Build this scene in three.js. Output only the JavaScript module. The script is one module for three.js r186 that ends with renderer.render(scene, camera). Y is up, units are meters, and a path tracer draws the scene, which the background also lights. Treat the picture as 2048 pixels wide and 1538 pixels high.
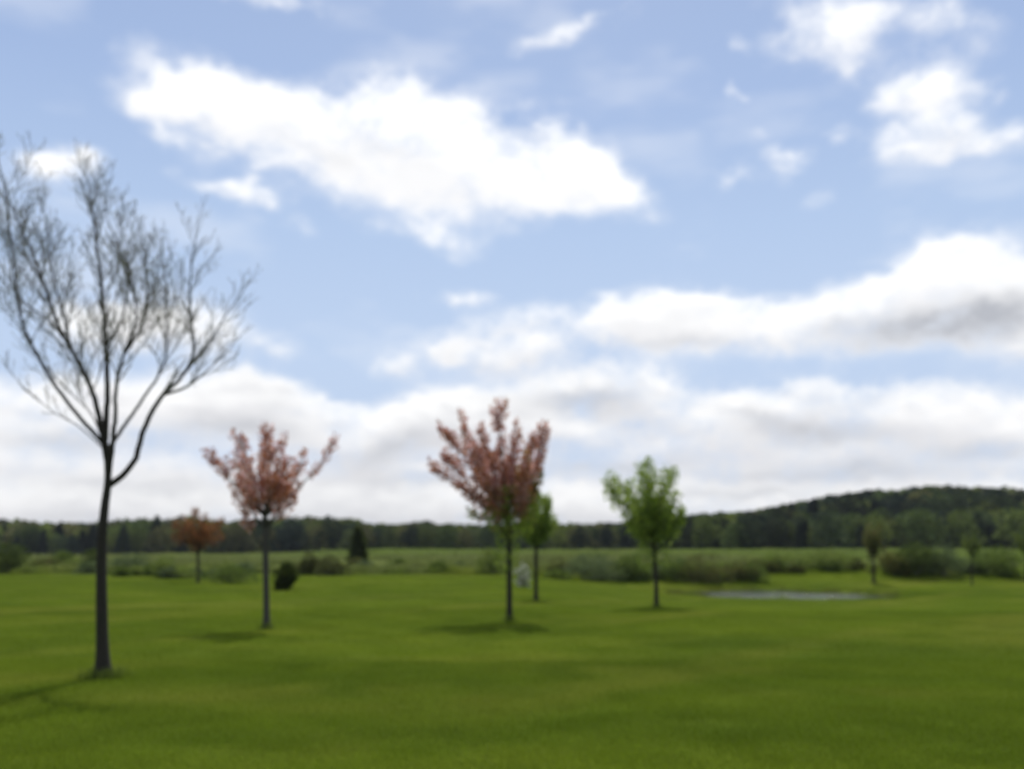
import * as THREE from 'three';
import { mergeGeometries } from 'three/addons/utils/BufferGeometryUtils.js';

// ───────────────────────── camera, sky, sun, exposure ─────────────────────────
const W = 2048, H = 1538, F = 1773, EYE = 1.6, PITCH = Math.atan(331 / F);
const scene = new THREE.Scene();
const camera = new THREE.PerspectiveCamera(2 * Math.atan(H / 2 / F) * 180 / Math.PI, W / H, 0.1, 3000);
camera.position.set(0, EYE, 0);
camera.rotation.set(PITCH, 0, 0);
camera.focus = 2.0;                 // the lens is focused short: the whole view is soft
camera.userData.fStop = 2.1;
scene.add(camera);

const renderer = new THREE.WebGLRenderer({ antialias: true });
renderer.toneMapping = THREE.LinearToneMapping;
renderer.toneMappingExposure = 1;
renderer.shadowMap.enabled = true;

const SUN_AZ = 3 * Math.PI / 180, SUN_EL = 60 * Math.PI / 180;     // ahead of the camera, a little to its right, high
const sunDir = new THREE.Vector3(Math.sin(SUN_AZ) * Math.cos(SUN_EL), Math.sin(SUN_EL), -Math.cos(SUN_AZ) * Math.cos(SUN_EL));
const sun = new THREE.DirectionalLight(new THREE.Color().setRGB(1, 0.95, 0.87), 4.2);
sun.name = 'sun';
sun.position.copy(sunDir).multiplyScalar(120).add(new THREE.Vector3(0, 0, -30));
sun.target.position.set(0, 0, -30);
sun.castShadow = true;
sun.shadow.mapSize.set(4096, 4096);
Object.assign(sun.shadow.camera, { left: -60, right: 60, top: 60, bottom: -60, near: 1, far: 400 });
scene.add(sun, sun.target);

// ───────────────────────── helpers ─────────────────────────
function rng(seed) {
  let a = seed >>> 0;
  return () => { a = (a + 0x6d2b79f5) | 0; let t = Math.imul(a ^ (a >>> 15), 1 | a); t = (t + Math.imul(t ^ (t >>> 7), 61 | t)) ^ t; return ((t ^ (t >>> 14)) >>> 0) / 4294967296; };
}
const clamp = (x, a = 0, b = 1) => Math.min(b, Math.max(a, x));
const sstep = (a, b, x) => { const t = clamp((x - a) / (b - a)); return t * t * (3 - 2 * t); };
const lerp = (a, b, t) => a + (b - a) * t;
const V = (x, y, z) => new THREE.Vector3(x, y, z);

const perm = (() => { const r = rng(77), p = new Uint16Array(512), q = [...Array(256).keys()]; for (let i = 255; i > 0; i--) { const j = Math.floor(r() * (i + 1)); [q[i], q[j]] = [q[j], q[i]]; } for (let i = 0; i < 512; i++) p[i] = q[i & 255]; return p; })();
const hv = new Float32Array(256).map((_, i) => ((i * 7919 + 104729) % 256) / 255);
function vnoise(x, y, z) {          // smooth value noise, 0..1
  const xi = Math.floor(x), yi = Math.floor(y), zi = Math.floor(z);
  let fx = x - xi, fy = y - yi, fz = z - zi;
  fx = fx * fx * fx * (fx * (fx * 6 - 15) + 10); fy = fy * fy * fy * (fy * (fy * 6 - 15) + 10); fz = fz * fz * fz * (fz * (fz * 6 - 15) + 10);
  const X = xi & 255, Y = yi & 255, Z = zi & 255;
  const a = perm[X] + Y, b = perm[X + 1] + Y, aa = perm[a & 511] + Z, ab = perm[(a + 1) & 511] + Z, ba = perm[b & 511] + Z, bb = perm[(b + 1) & 511] + Z;
  const g = (i) => hv[perm[i & 511] & 255];
  const x00 = lerp(g(aa), g(ba), fx), x10 = lerp(g(ab), g(bb), fx), x01 = lerp(g(aa + 1), g(ba + 1), fx), x11 = lerp(g(ab + 1), g(bb + 1), fx);
  return lerp(lerp(x00, x10, fy), lerp(x01, x11, fy), fz);
}
function fbm(x, y, z, oct = 4, gain = 0.5) {
  let s = 0, a = 1, n = 0;
  for (let i = 0; i < oct; i++) { s += a * vnoise(x, y, z); n += a; a *= gain; x = x * 2.03 + 17.1; y = y * 2.03 + 5.3; z = z * 2.03 + 9.7; }
  return s / n;
}

// a photo pixel is only a direction
const cp = Math.cos(PITCH), sp = Math.sin(PITCH);
function rayOf(px, py) {
  const x = (px - W / 2) / F, y = -(py - H / 2) / F;
  return V(x, y * cp + sp, -(cp - y * sp));
}
function pointAt(px, py, d) { const r = rayOf(px, py); return r.multiplyScalar(d / -r.z).add(V(0, EYE, 0)); }   // on the plane d metres ahead

// ───────────────────────── sky: air and fair-weather clouds ─────────────────────────
function makeSky() {
  const w = 4096, h = 2048, data = new Float32Array(w * h * 4), half = h / 2;
  const dens = new Float32Array(w * half), grey = new Float32Array(w * half), body = new Float32Array(w * half).fill(1);
  const DEG = Math.PI / 180;
  const azel = (px, py) => { const r = rayOf(px, py).normalize(); return [Math.atan2(r.x, -r.z), Math.asin(r.y)]; };
  function splat(buf, az0, el0, ra, re, rot, s, hard, under) {     // under: how dark this billow's own base is
    const c = Math.cos(rot), n = Math.sin(rot), R = Math.max(ra, re) * 2.3, ce = Math.max(0.12, Math.cos(el0));
    const j0 = Math.max(0, Math.floor((el0 - R) / Math.PI * h)), j1 = Math.min(half - 1, Math.ceil((el0 + R) / Math.PI * h));
    const dA = Math.min(Math.PI, R / ce), i0 = Math.floor((az0 - dA) / (2 * Math.PI) * w), i1 = Math.ceil((az0 + dA) / (2 * Math.PI) * w);
    for (let j = j0; j <= j1; j++) {
      const e = ((j + 0.5) / h) * Math.PI - el0;
      for (let i = i0; i <= i1; i++) {
        const a = ((i + 0.5) / w * 2 * Math.PI - az0) * ce, u = (a * c + e * n) / ra, v = (-a * n + e * c) / re, q = u * u + v * v;
        if (q > 5) continue;
        const g = s * Math.exp(-Math.pow(q, hard)), k = j * w + (((i % w) + w) % w);
        buf[k] = 1 - (1 - buf[k]) * (1 - g);
        if (under) body[k] = lerp(body[k], lerp(under, 1.06, sstep(-1.0, 0.25, v + 0.12 * u)), Math.min(1, g * 1.1));
      }
    }
  }
  const put = (buf, [px, py, rx, ry, rot = 0, s = 0.93, hard = 0.95], under) => {
    const [a, e] = azel(px, py), [a1, e1] = azel(px + rx, py), [, e2] = azel(px, py - ry);
    splat(buf, a, e, Math.hypot((a1 - a) * Math.cos(e), e1 - e), Math.abs(e2 - e), -rot * DEG, s, hard, under);
  };
  // the clouds in view: centre, half width, half height, tilt, thickness
  const inView = [
    [390, 190, 110, 50, 8], [300, 192, 62, 38, 0, 0.75], [480, 240, 120, 54, 22], [450, 152, 46, 24, 0, 0.55], [600, 235, 110, 62, 8], [690, 290, 160, 80, 12], [760, 235, 85, 82, 10], [880, 285, 150, 100, 10], [900, 350, 190, 62, 6],
    [1010, 345, 130, 66, 8], [1150, 335, 110, 62, 24], [1110, 268, 62, 38, 34, 0.85], [1215, 378, 80, 34, 22, 0.8], [475, 376, 82, 24, 6, 0.85], [560, 340, 90, 22, -20, 0.55], [860, 455, 80, 32, 18, 0.5], [1080, 408, 70, 30, 0, 0.7], [330, 255, 70, 26, 30, 0.45],
    [1692, 50, 66, 72, 0, 0.95], [1700, 110, 40, 40, 0, 0.6], [1830, 40, 120, 46, 10, 0.5], [1605, 50, 48, 60, 0, 0.45], [1950, 40, 80, 40, 30, 0.4],
    [1848, 162, 72, 48, -8], [1885, 232, 72, 62], [1835, 282, 96, 34, 0, 0.95], [1900, 285, 80, 38], [2020, 252, 72, 34, 4, 0.85], [1668, 274, 52, 20, 0, 0.5], [1960, 170, 40, 30, 30, 0.4],
    [1552, 320, 62, 30, 32, 0.75], [1460, 352, 40, 30, 0, 0.5], [1495, 70, 34, 18, 22, 0.55], [1475, 170, 18, 18, 0, 0.4], [1500, 255, 30, 16, 10, 0.35], [1155, 52, 86, 28, -14, 0.75], [1070, 84, 60, 20, -8, 0.4], [560, 4, 120, 20, 0, 0.5], [1660, 388, 44, 20, 0, 0.32], [600, 455, 50, 24, 0, 0.28],
    [1270, 632, 110, 46, -6], [1290, 665, 150, 46], [1410, 645, 110, 50], [1530, 655, 120, 40], [1640, 640, 120, 48, -12], [1760, 600, 140, 56, -24], [1890, 535, 96, 60, -6], [1990, 570, 120, 74, 10], [1930, 640, 150, 56], [1760, 665, 160, 38], [2046, 690, 56, 30],
    [980, 712, 104, 36], [1070, 690, 86, 34, 0, 0.85], [1000, 645, 84, 36, -10, 0.55], [920, 594, 62, 22, 8, 0.6], [1082, 638, 46, 24, 0, 0.5], [788, 732, 50, 32, -14, 0.6],
    [110, 325, 90, 26, -6, 0.72], [230, 655, 120, 46, 0, 0.85], [330, 635, 70, 50, 0, 0.85], [432, 655, 56, 50, 0, 0.85], [552, 688, 66, 28, 0, 0.72], [170, 650, 60, 40, 0, 0.6],
    [470, 795, 130, 48, -6], [380, 835, 170, 60], [570, 835, 130, 52, 10], [90, 845, 180, 60, -6], [200, 775, 90, 34, 0, 0.85], [-60, 870, 150, 60], [660, 870, 110, 60],
    [1130, 775, 90, 42, -10], [1230, 778, 130, 44, 6], [1310, 815, 90, 44, 10], [870, 845, 140, 46, -10], [960, 840, 110, 46], [770, 885, 110, 50, -16], [1130, 850, 170, 50], [1010, 870, 120, 50],
    [1560, 815, 130, 50, -6], [1700, 822, 160, 52], [1850, 830, 140, 54], [1990, 850, 140, 54], [1480, 860, 130, 54], [1700, 890, 260, 50], [1330, 890, 160, 44],
  ];
  for (let px = -200; px < 2300; px += 130) inView.push([px, 935 + 18 * Math.sin(px * 0.7), 110, 28, 0, 0.5], [px + 60, 1010, 150, 50, 0, 0.9]);
  const greyInView = [
    [1900, 640, 160, 34, -6, 0.97], [1990, 632, 110, 40, 0, 0.85], [1780, 655, 130, 24, 0, 0.6], [1180, 800, 100, 24, 0, 0.6], [1130, 790, 50, 18, 0, 0.4], [790, 888, 90, 24, -22, 0.6], [1640, 862, 140, 24, 4, 0.6], [1520, 838, 80, 18, 16, 0.4],
    [460, 852, 140, 18, 0, 0.5], [110, 880, 140, 24, 0, 0.4], [1230, 930, 160, 16, 0, 0.5], [1700, 942, 260, 16, 0, 0.5], [900, 950, 180, 16, -4, 0.4], [1950, 900, 120, 18, 0, 0.5], [760, 300, 120, 30, 10, 0.16], [640, 300, 60, 20, 10, 0.15], [1880, 260, 60, 30, 0, 0.18], [1350, 690, 120, 14, 0, 0.28], [300, 970, 200, 20, 0, 0.35], [1500, 985, 200, 14, 0, 0.4], [1850, 780, 90, 12, 0, 0.1],
  ];
  const rp = rng(909);
  for (const c of inView.sort((p, q) => q[1] - p[1])) {          // far clouds low down first, nearer ones over them
    const [cx, cy, rx, ry, rot = 0, s = 0.93] = c, far = sstep(450, 900, cy), under = lerp(0.90, 0.66, far);
    put(dens, c, under);
    if (rx < 96 || s < 0.7) continue;
    for (let k = 0; k < 7; k++) {                                  // billows along the upper side
      const a = Math.PI * (0.06 + 0.88 * (k + rp()) / 7), R = ry * (0.30 + 0.30 * rp()), ct = Math.cos(rot * DEG), st = Math.sin(rot * DEG), u = Math.cos(a) * rx * 0.86, v = -Math.sin(a) * ry * (0.55 + 0.25 * rp());
      put(dens, [cx + u * ct - v * st, cy + u * st + v * ct, R * 1.35, R, 0, lerp(0.3, 0.82, far), 1.2], lerp(0.98, 0.84, far));
    }
  }
  for (const c of greyInView) put(grey, c);
  // the same kind of sky goes on all round: scattered clouds higher up, a bank towards the horizon
  const r = rng(4242), inside = (a, e) => Math.abs(a) < 40 * DEG && e < 44 * DEG;
  for (let k = 0; k < 120; k++) {
    const a = (r() * 2 - 1) * Math.PI, e = (3 + 80 * Math.pow(r(), 1.4)) * DEG, size = (2 + r() * 4) * DEG * (0.5 + Math.sin(e)), n = 3 + Math.floor(r() * 7);
    for (let m = 0; m < n; m++) {
      const aa = a + (r() - 0.5) * size * 4 / Math.max(0.15, Math.cos(e)), ee = e + (r() - 0.5) * size * 0.9, ra = size * (0.5 + r()), re = ra * (0.35 + r() * 0.3);
      const s = 0.5 + 0.47 * r();
      if (inside(aa, ee) || ee < 0 || ee > 88 * DEG) continue;
      splat(dens, aa, ee, ra, re, 0, s, 1.1, 0.85);
      if (r() < 0.35) splat(grey, aa, ee - re * 0.5, ra, re * 0.5, 0, 0.6 * r(), 1.35);
    }
  }
  for (let a = -180; a < 180; a += 5) if (Math.abs(a) > 33) for (const [e, ry] of [[2.5, 1.6], [5.5, 1.4], [8.5, 1.3]]) {
    splat(dens, (a + r() * 4) * DEG, (e + r() - 0.5) * DEG, (3 + r() * 2.5) * DEG, ry * DEG, 0, 0.6 + 0.37 * r(), 1.1, 0.78);
    if (r() < 0.5) splat(grey, (a + r() * 4) * DEG, (e - 0.6) * DEG, 3.5 * DEG, 0.6 * DEG, 0, 0.5 * r(), 1.35);
  }
  // air: elevation (deg) → linear colour
  const air = [[0, 0.68, 0.75, 0.86], [6, 0.55, 0.67, 0.87], [12, 0.53, 0.66, 0.88], [20, 0.44, 0.58, 0.83], [28, 0.34, 0.47, 0.745], [36, 0.27, 0.39, 0.66], [60, 0.16, 0.26, 0.52], [90, 0.15, 0.25, 0.51]];
  for (let j = 0; j < h; j++) {
    const el = ((j + 0.5) / h - 0.5) * Math.PI, E = Math.max(0, el / DEG);
    let q = 0; while (q < air.length - 2 && E > air[q + 1][0]) q++;
    const t = clamp((E - air[q][0]) / (air[q + 1][0] - air[q][0])), base = [1, 2, 3].map((n) => lerp(air[q][n], air[q + 1][n], t));
    const y = Math.sin(el), ch = Math.cos(el);
    for (let i = 0; i < w; i++) {
      const o = (j * w + i) * 4;
      data[o + 3] = 1;
      if (j < half) { data[o] = 0.1; data[o + 1] = 0.12; data[o + 2] = 0.06; continue; }
      const th = ((i + 0.5) / w - 0.5) * 2 * Math.PI, x = Math.cos(th) * ch, z = Math.sin(th) * ch;
      const az = Math.atan2(x, -z), ia = ((Math.floor(az / (2 * Math.PI) * w) % w) + w) % w, k = (j - half) * w + ia;
      const cosS = x * sunDir.x + y * sunDir.y + z * sunDir.z, ang = Math.acos(clamp(cosS, -1, 1)) / DEG;
      const glow = 0.62 * Math.exp(-ang / 15) + 0.06 * Math.exp(-ang / 40) - 0.03;
      let R = base[0] + glow * 0.9, G = base[1] + glow * 0.85, B = base[2] + glow * 0.7;
      let d = 0, gk = 0, bk = 1, al = 0;
      {
        // ragged edges: look the cloud up a little to the side, more so at small scales
        const wk = 0.45 + 0.55 * sstep(8, 18, E), wa = wk * (fbm(x * 16 + 60, y * 20, z * 16, 3, 0.6) - 0.5) * 0.052 + (vnoise(x * 90, y * 110, z * 90 + 7) - 0.5) * 0.006, we = wk * (fbm(x * 16, y * 20 + 33, z * 16 + 71, 3, 0.6) - 0.5) * 0.036 + (vnoise(x * 90 + 31, y * 110, z * 90) - 0.5) * 0.005;
        const aw = az + wa / Math.max(0.2, ch), jw = clamp(Math.round((el + we) / Math.PI * h), 0, half - 1), iw = ((Math.floor(aw / (2 * Math.PI) * w) % w) + w) % w, k2 = jw * w + iw;
        d = dens[k2]; gk = grey[k2]; bk = body[k2];
        const n1 = fbm(x * 11 + 3, y * 18 + 1, z * 11, 3), n2 = fbm(x * 38, y * 52, z * 38, 4, 0.6);
        const n = (n1 - 0.5) * 1.0 + (n2 - 0.5) * 0.75;
        const wisp = 0.20 * sstep(0.52, 0.8, fbm(x * 7 + 40, y * 18, z * 7, 4)) * sstep(0, 8, E);
        al = Math.pow(sstep(0.06, 1.14, d + n * (0.25 + 0.75 * clamp(d * 2)) * sstep(0, 0.10, d)), 0.9);
        al = 1 - (1 - al) * (1 - wisp);
        const thick = sstep(0.4, 1, d);
        let gr = clamp(gk * (0.95 + 0.9 * (n2 - 0.5)));
        gr = clamp(gr + 0.10 * thick * sstep(0.42, 0.72, fbm(x * 16 + 9, y * 40, z * 16, 3)) * sstep(30, 10, E) + 0.10 * thick * sstep(0.5, 0.7, n1));
        const lit = (1.03 + 0.07 * sstep(10, 20, E) - 0.08 * sstep(6, 2, E)) * bk, cr = lerp(lit, 0.50, gr), cg = lerp(lit, 0.52, gr), cb = lerp(lit * (1.005 + 0.12 * (1 - bk)), 0.57, gr);
        R = lerp(R, cr, al); G = lerp(G, cg, al); B = lerp(B, cb, al);
      }
      data[o] = R; data[o + 1] = G; data[o + 2] = B;
    }
  }
  const tex = new THREE.DataTexture(data, w, h, THREE.RGBAFormat, THREE.FloatType);
  tex.mapping = THREE.EquirectangularReflectionMapping;
  tex.magFilter = tex.minFilter = THREE.LinearFilter;
  tex.needsUpdate = true;
  return tex;
}
const sky = makeSky();
scene.background = sky;
scene.environment = sky;

// ───────────────────────── terrain ─────────────────────────
const POND = { x: 15.8, z: -53.5, rx: 5.2, rz: 5.6, y: -1.03 };
function height(x, z) {
  const d = -z;
  let y = 0.16 * (fbm(x * 0.06 + 3, z * 0.06, 2, 2) - 0.5) * sstep(3, 14, Math.hypot(x, z));
  y += 0.05 * (fbm(x * 0.35, z * 0.35 + 8, 5, 2) - 0.5);
  y += 0.9 * (fbm(x * 0.018 + 31, z * 0.018, 7, 2) - 0.5) * sstep(60, 140, d);
  // hollow with the pond, running on to the side; its far bank faces us
  const side = sstep(-1, 9, x) * (1 - 0.5 * sstep(40, 70, x));
  y -= 0.78 * sstep(22, 42, d) * (1 - sstep(60, 67, d)) * side;
  const e = Math.hypot((x - POND.x) / (POND.rx + 1), (z - POND.z) / (POND.rz + 1));
  y -= 0.55 * sstep(1.35, 0.75, e);
  y += 0.22 * Math.exp(-Math.pow((d - 32) / 6, 2)) * sstep(15, 20, x);
  y += 0.2 * Math.exp(-Math.pow((d - 70) / 5, 2)) * sstep(12, 24, x);
  // the land lifts gently ahead, and to a wooded hill on one side
  const t = x / Math.max(20, d);
  y += 1.5 * sstep(90, 240, d) * sstep(-0.3, -0.12, t);
  y += 15 * sstep(235, 385, d) * sstep(0.12, 0.46, t) + 2.5 * sstep(240, 380, d) * sstep(0.2, 0.05, Math.abs(t + 0.35));
  y += 5 * sstep(345, 460, d);
  return y;
}
function onGround(px, py) {         // where the ray through a pixel meets the ground
  const r = rayOf(px, py); let s = 3, ds = 0.25;
  while (s < 600) { const x = r.x * s, y = EYE + r.y * s, z = r.z * s; if (y < height(x, z)) break; s += ds; ds = Math.max(0.05, s * 0.004); }
  return V(r.x * s, height(r.x * s, r.z * s), r.z * s);
}
// lawn tones: greener and drier patches, mowing streaks
const dry = [[430, 1398, 2.2, 0.45], [740, 1420, 1.5, 0.3], [1330, 1342, 1.9, 0.5], [1690, 1390, 1.4, 0.3], [1100, 1290, 2.4, 0.5], [600, 1380, 1.8, 0.3], [980, 1320, 2.2, 0.4]].map(([px, py, rx, rz]) => { const p = onGround(px, py); return [p.x, p.z, rx, rz]; });
const lush = [[950, 1475, 1.2, 0.5], [1460, 1470, 1.4, 0.5], [1240, 1440, 1.5, 0.6], [560, 1480, 1.4, 0.5], [1850, 1300, 2, 1.2]].map(([px, py, rx, rz]) => { const p = onGround(px, py); return [p.x, p.z, rx, rz]; });
const cDeep = [0.082, 0.128, 0.006], cMid = [0.150, 0.202, 0.011], cDry = [0.225, 0.232, 0.034], cRough = [0.112, 0.132, 0.036], cField = [0.125, 0.175, 0.026];
function lawnTone(x, z) {
  const d = -z, u = x * 0.66 - z * 0.75, v = x * 0.75 + z * 0.66;
  let g = fbm(x * 0.25 + 3, z * 0.25, 1, 3), streak = fbm(u * 0.10, v * 0.75 + 4, 3, 3), fine = fbm(x * 1.6, z * 1.6, 9, 3);
  let m = clamp(0.28 + 0.9 * (g - 0.35) + 0.6 * (fine - 0.5)), dr = 0.8 * sstep(0.50, 0.75, streak * 0.75 + fine * 0.25);
  for (const [cx, cz, rx, rz] of dry) { const q = ((x - cx) / rx) ** 2 + ((z - cz) / rz) ** 2; if (q < 6) dr = Math.max(dr, 0.8 * Math.exp(-q) * sstep(0.25, 0.6, fine)); }
  for (const [cx, cz, rx, rz] of lush) { const q = ((x - cx) / rx) ** 2 + ((z - cz) / rz) ** 2; if (q < 6) { m *= 1 - 0.7 * Math.exp(-q); dr *= 1 - 0.8 * Math.exp(-q); } }
  const rough = sstep(56, 68, d - 22 * sstep(5, 12, x) + 8 * (fbm(x * 0.08, z * 0.08, 4, 2) - 0.5)) * (0.45 + 0.55 * fbm(x * 0.05 + 9, z * 0.02, 4, 3)), c = [0, 0, 0];
  const field = sstep(0.5, 0.62, fbm(x * 0.014 + 2, z * 0.01 + 5, 8, 2)) * sstep(90, 130, d);
  for (let i = 0; i < 3; i++) { c[i] = lerp(lerp(cDeep[i], cMid[i], m), cDry[i], dr * 0.55); c[i] = lerp(c[i], cRough[i] * (0.45 + 1.0 * fine), rough); c[i] = lerp(c[i], cField[i], field * 0.8); }
  return c;
}
function noiseTexture(n, f, srgb) {
  const a = new Uint8Array(n * n * 4);
  for (let j = 0; j < n; j++) for (let i = 0; i < n; i++) { const c = f(i / n, j / n); for (let k = 0; k < 3; k++) a[(j * n + i) * 4 + k] = clamp(c[k]) * 255; a[(j * n + i) * 4 + 3] = 255; }
  const t = new THREE.DataTexture(a, n, n); t.wrapS = t.wrapT = THREE.RepeatWrapping; t.magFilter = THREE.LinearFilter; t.minFilter = THREE.LinearMipmapLinearFilter; if (srgb) t.colorSpace = THREE.SRGBColorSpace; t.needsUpdate = true; return t;
}
const tileF = (u, v, s, z, o) => { const a = u * Math.PI * 2, b = v * Math.PI * 2; return fbm(Math.cos(a) * s + 50, Math.sin(a) * s + 50 + Math.cos(b) * s * 1.3, Math.sin(b) * s * 1.3 + z, o); };
function gridGround() {
  const xs = [], zs = [];
  for (let i = -150; i <= 150; i++) { const s = i / 150; xs.push(Math.sign(s) * (26 * Math.abs(s) + 774 * Math.pow(Math.abs(s), 4))); }
  for (let j = 0; j <= 300; j++) { const s = j / 300; zs.push(12 - (95 * s + 905 * Math.pow(s, 5))); }
  const pos = [], col = [], uv = [], idx = [];
  for (const z of zs) for (const x of xs) { pos.push(x, height(x, z), z); col.push(...lawnTone(x, z)); uv.push(x, z); }
  const n = xs.length;
  for (let j = 0; j < zs.length - 1; j++) for (let i = 0; i < n - 1; i++) { const a = j * n + i; idx.push(a, a + 1, a + n, a + 1, a + n + 1, a + n); }
  const g = new THREE.BufferGeometry();
  g.setAttribute('position', new THREE.Float32BufferAttribute(pos, 3)); g.setAttribute('color', new THREE.Float32BufferAttribute(col, 3)); g.setAttribute('uv', new THREE.Float32BufferAttribute(uv, 2));
  g.setIndex(idx); g.computeVertexNormals();
  return g;
}
const turfTex = noiseTexture(512, (u, v) => { const n = 0.72 + 0.5 * (tileF(u, v, 14, 3, 4) - 0.5) + 0.5 * (tileF(u, v, 40, 9, 2) - 0.5); return [n, n, n]; }, true);
turfTex.repeat.set(0.5, 0.5);
const M = {};
M.turf = new THREE.MeshPhysicalMaterial({ vertexColors: true, specularIntensity: 0.1, map: turfTex, roughness: 1, bumpMap: turfTex, bumpScale: 0.03 });
M.turf.color.setRGB(1.45, 1.45, 1.45);
function finish(o) { o.castShadow = true; o.receiveShadow = true; return o; }
function mesh(name, g, m, parent) { const o = finish(new THREE.Mesh(g, m)); o.name = name; parent.add(o); return o; }
function tag(o, label, category, group, kind) { o.userData.label = label; o.userData.category = category; if (group) o.userData.group = group; if (kind) o.userData.kind = kind; return o; }
const used = {};
function numbered(n) { const k = (used[n] = (used[n] ?? -1) + 1); return k ? `${n}_${String(k).padStart(3, '0')}` : n; }
function thing(name, pos, label, category, group) { const o = new THREE.Group(); o.name = numbered(name); o.position.copy(pos); scene.add(o); return tag(o, label, category, group); }

const ground = mesh('ground', gridGround(), M.turf, scene);
tag(ground, 'gently rolling green lawn running out to rough grass and fields', 'lawn', null, 'structure');

// pond water
{
  const n = 48, pos = [0, 0, 0], uv = [0, 0], idx = [], R = rng(5);
  for (let i = 0; i < n; i++) { const a = i / n * 2 * Math.PI, k = 1.0 + 0.16 * Math.sin(a * 3 + 1) + 0.08 * Math.sin(a * 5 + 2) + 0.05 * Math.sin(a * 9); pos.push(Math.cos(a) * POND.rx * k, 0, Math.sin(a) * POND.rz * k); uv.push(Math.cos(a) * 4, Math.sin(a) * 4); idx.push(0, 1 + (i + 1) % n, 1 + i); }
  const g = new THREE.BufferGeometry(); g.setAttribute('position', new THREE.Float32BufferAttribute(pos, 3)); g.setAttribute('uv', new THREE.Float32BufferAttribute(uv, 2)); g.setIndex(idx); g.computeVertexNormals();
  const rip = noiseTexture(256, (u, v) => { const k = tileF(u, v, 16, 2, 3); return [k, k, k]; });
  const water = new THREE.MeshPhysicalMaterial({ roughness: 0.08, ior: 1.33, bumpMap: rip, bumpScale: 0.02 }); water.color.setRGB(0.04, 0.045, 0.03);
  const p = mesh('pond_water', g, water, scene); p.position.set(POND.x, POND.y, POND.z);
  tag(p, 'small grey pond lying in a grassy hollow', 'pond', null, 'structure');
}

// ───────────────────────── plant building blocks ─────────────────────────
class Leaves {                       // many small folded leaf faces, gathered into one geometry
  constructor() { this.p = []; this.c = []; this.n = 0; }
  add(pos, size, dir, r, color, wide = 0.55) {
    const d = dir.clone().normalize(), s = V(r() - 0.5, r() - 0.5, r() - 0.5).cross(d).normalize(), up = V(0, 0, 0).crossVectors(s, d);
    const L = size, w = size * wide * 0.5, f = w * 0.35;
    const a = pos, b = pos.clone().addScaledVector(d, L * 0.5).addScaledVector(s, w).addScaledVector(up, f), c = pos.clone().addScaledVector(d, L), e = pos.clone().addScaledVector(d, L * 0.5).addScaledVector(s, -w).addScaledVector(up, f);
    for (const q of [a, b, c, a, c, e]) this.p.push(q.x, q.y, q.z);
    const k = 0.75 + r() * 0.5;
    for (let i = 0; i < 6; i++) this.c.push(color[0] * k, color[1] * k, color[2] * k);
    this.n++;
  }
  geometry() {
    const g = new THREE.BufferGeometry();
    g.setAttribute('position', new THREE.Float32BufferAttribute(this.p, 3)); g.setAttribute('color', new THREE.Float32BufferAttribute(this.c, 3)); g.computeVertexNormals();
    return g;
  }
}
function leafMaterial(t) { const m = new THREE.MeshPhysicalMaterial({ vertexColors: true, roughness: 0.85, side: THREE.DoubleSide, transmission: t, thickness: 0, specularIntensity: 0.15 }); return m; }
M.leaf = leafMaterial(0.55);
M.petal = leafMaterial(0.55);
M.far = leafMaterial(0.15);
const barkTex = noiseTexture(256, (u, v) => { const k = 0.45 + 0.55 * tileF(u, v, 7, 3, 4) + 0.35 * (tileF(u, v, 26, 8, 3) - 0.5), g = 0.12 * (tileF(u, v, 3, 20, 2) - 0.5); return [k - g, k, k - g * 1.6]; }, true);
M.bark = new THREE.MeshStandardMaterial({ map: barkTex, bumpMap: barkTex, bumpScale: 0.015, roughness: 0.95 }); M.bark.color.setRGB(0.042, 0.036, 0.022);
M.barkGrey = new THREE.MeshStandardMaterial({ map: barkTex, bumpMap: barkTex, bumpScale: 0.01, roughness: 0.9 }); M.barkGrey.color.setRGB(0.095, 0.092, 0.07);
M.twig = new THREE.MeshStandardMaterial({ roughness: 0.9 }); M.twig.color.setRGB(0.13, 0.125, 0.095);

function tubeGeometry(pts, radii, sides) {
  const pos = [], uv = [], idx = []; let prev = V(1, 0, 0.3), len = 0;
  for (let i = 0; i < pts.length; i++) {
    const t = pts[Math.min(i + 1, pts.length - 1)].clone().sub(pts[Math.max(i - 1, 0)]).normalize();
    const n = prev.clone().addScaledVector(t, -prev.dot(t)).normalize(), b = V(0, 0, 0).crossVectors(t, n); prev = n;
    if (i) len += pts[i].distanceTo(pts[i - 1]);
    for (let k = 0; k <= sides; k++) { const a = k / sides * 2 * Math.PI, c = Math.cos(a) * radii[i], s = Math.sin(a) * radii[i]; pos.push(pts[i].x + n.x * c + b.x * s, pts[i].y + n.y * c + b.y * s, pts[i].z + n.z * c + b.z * s); uv.push(k / sides * 1.0, len * 1.2); }
  }
  for (let i = 0; i < pts.length - 1; i++) for (let k = 0; k < sides; k++) { const a = i * (sides + 1) + k; idx.push(a, a + 1, a + sides + 1, a + 1, a + sides + 2, a + sides + 1); }
  const e = pos.length / 3; pos.push(...pts[pts.length - 1].toArray()); uv.push(0, len);
  for (let k = 0; k < sides; k++) idx.push((pts.length - 1) * (sides + 1) + k, (pts.length - 1) * (sides + 1) + k + 1, e);
  const g = new THREE.BufferGeometry(); g.setAttribute('position', new THREE.Float32BufferAttribute(pos, 3)); g.setAttribute('uv', new THREE.Float32BufferAttribute(uv, 2)); g.setIndex(idx); g.computeVertexNormals(); return g;
}
function smoothPath(pts, n) { return new THREE.CatmullRomCurve3(pts, false, 'centripetal').getPoints(n); }
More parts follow.
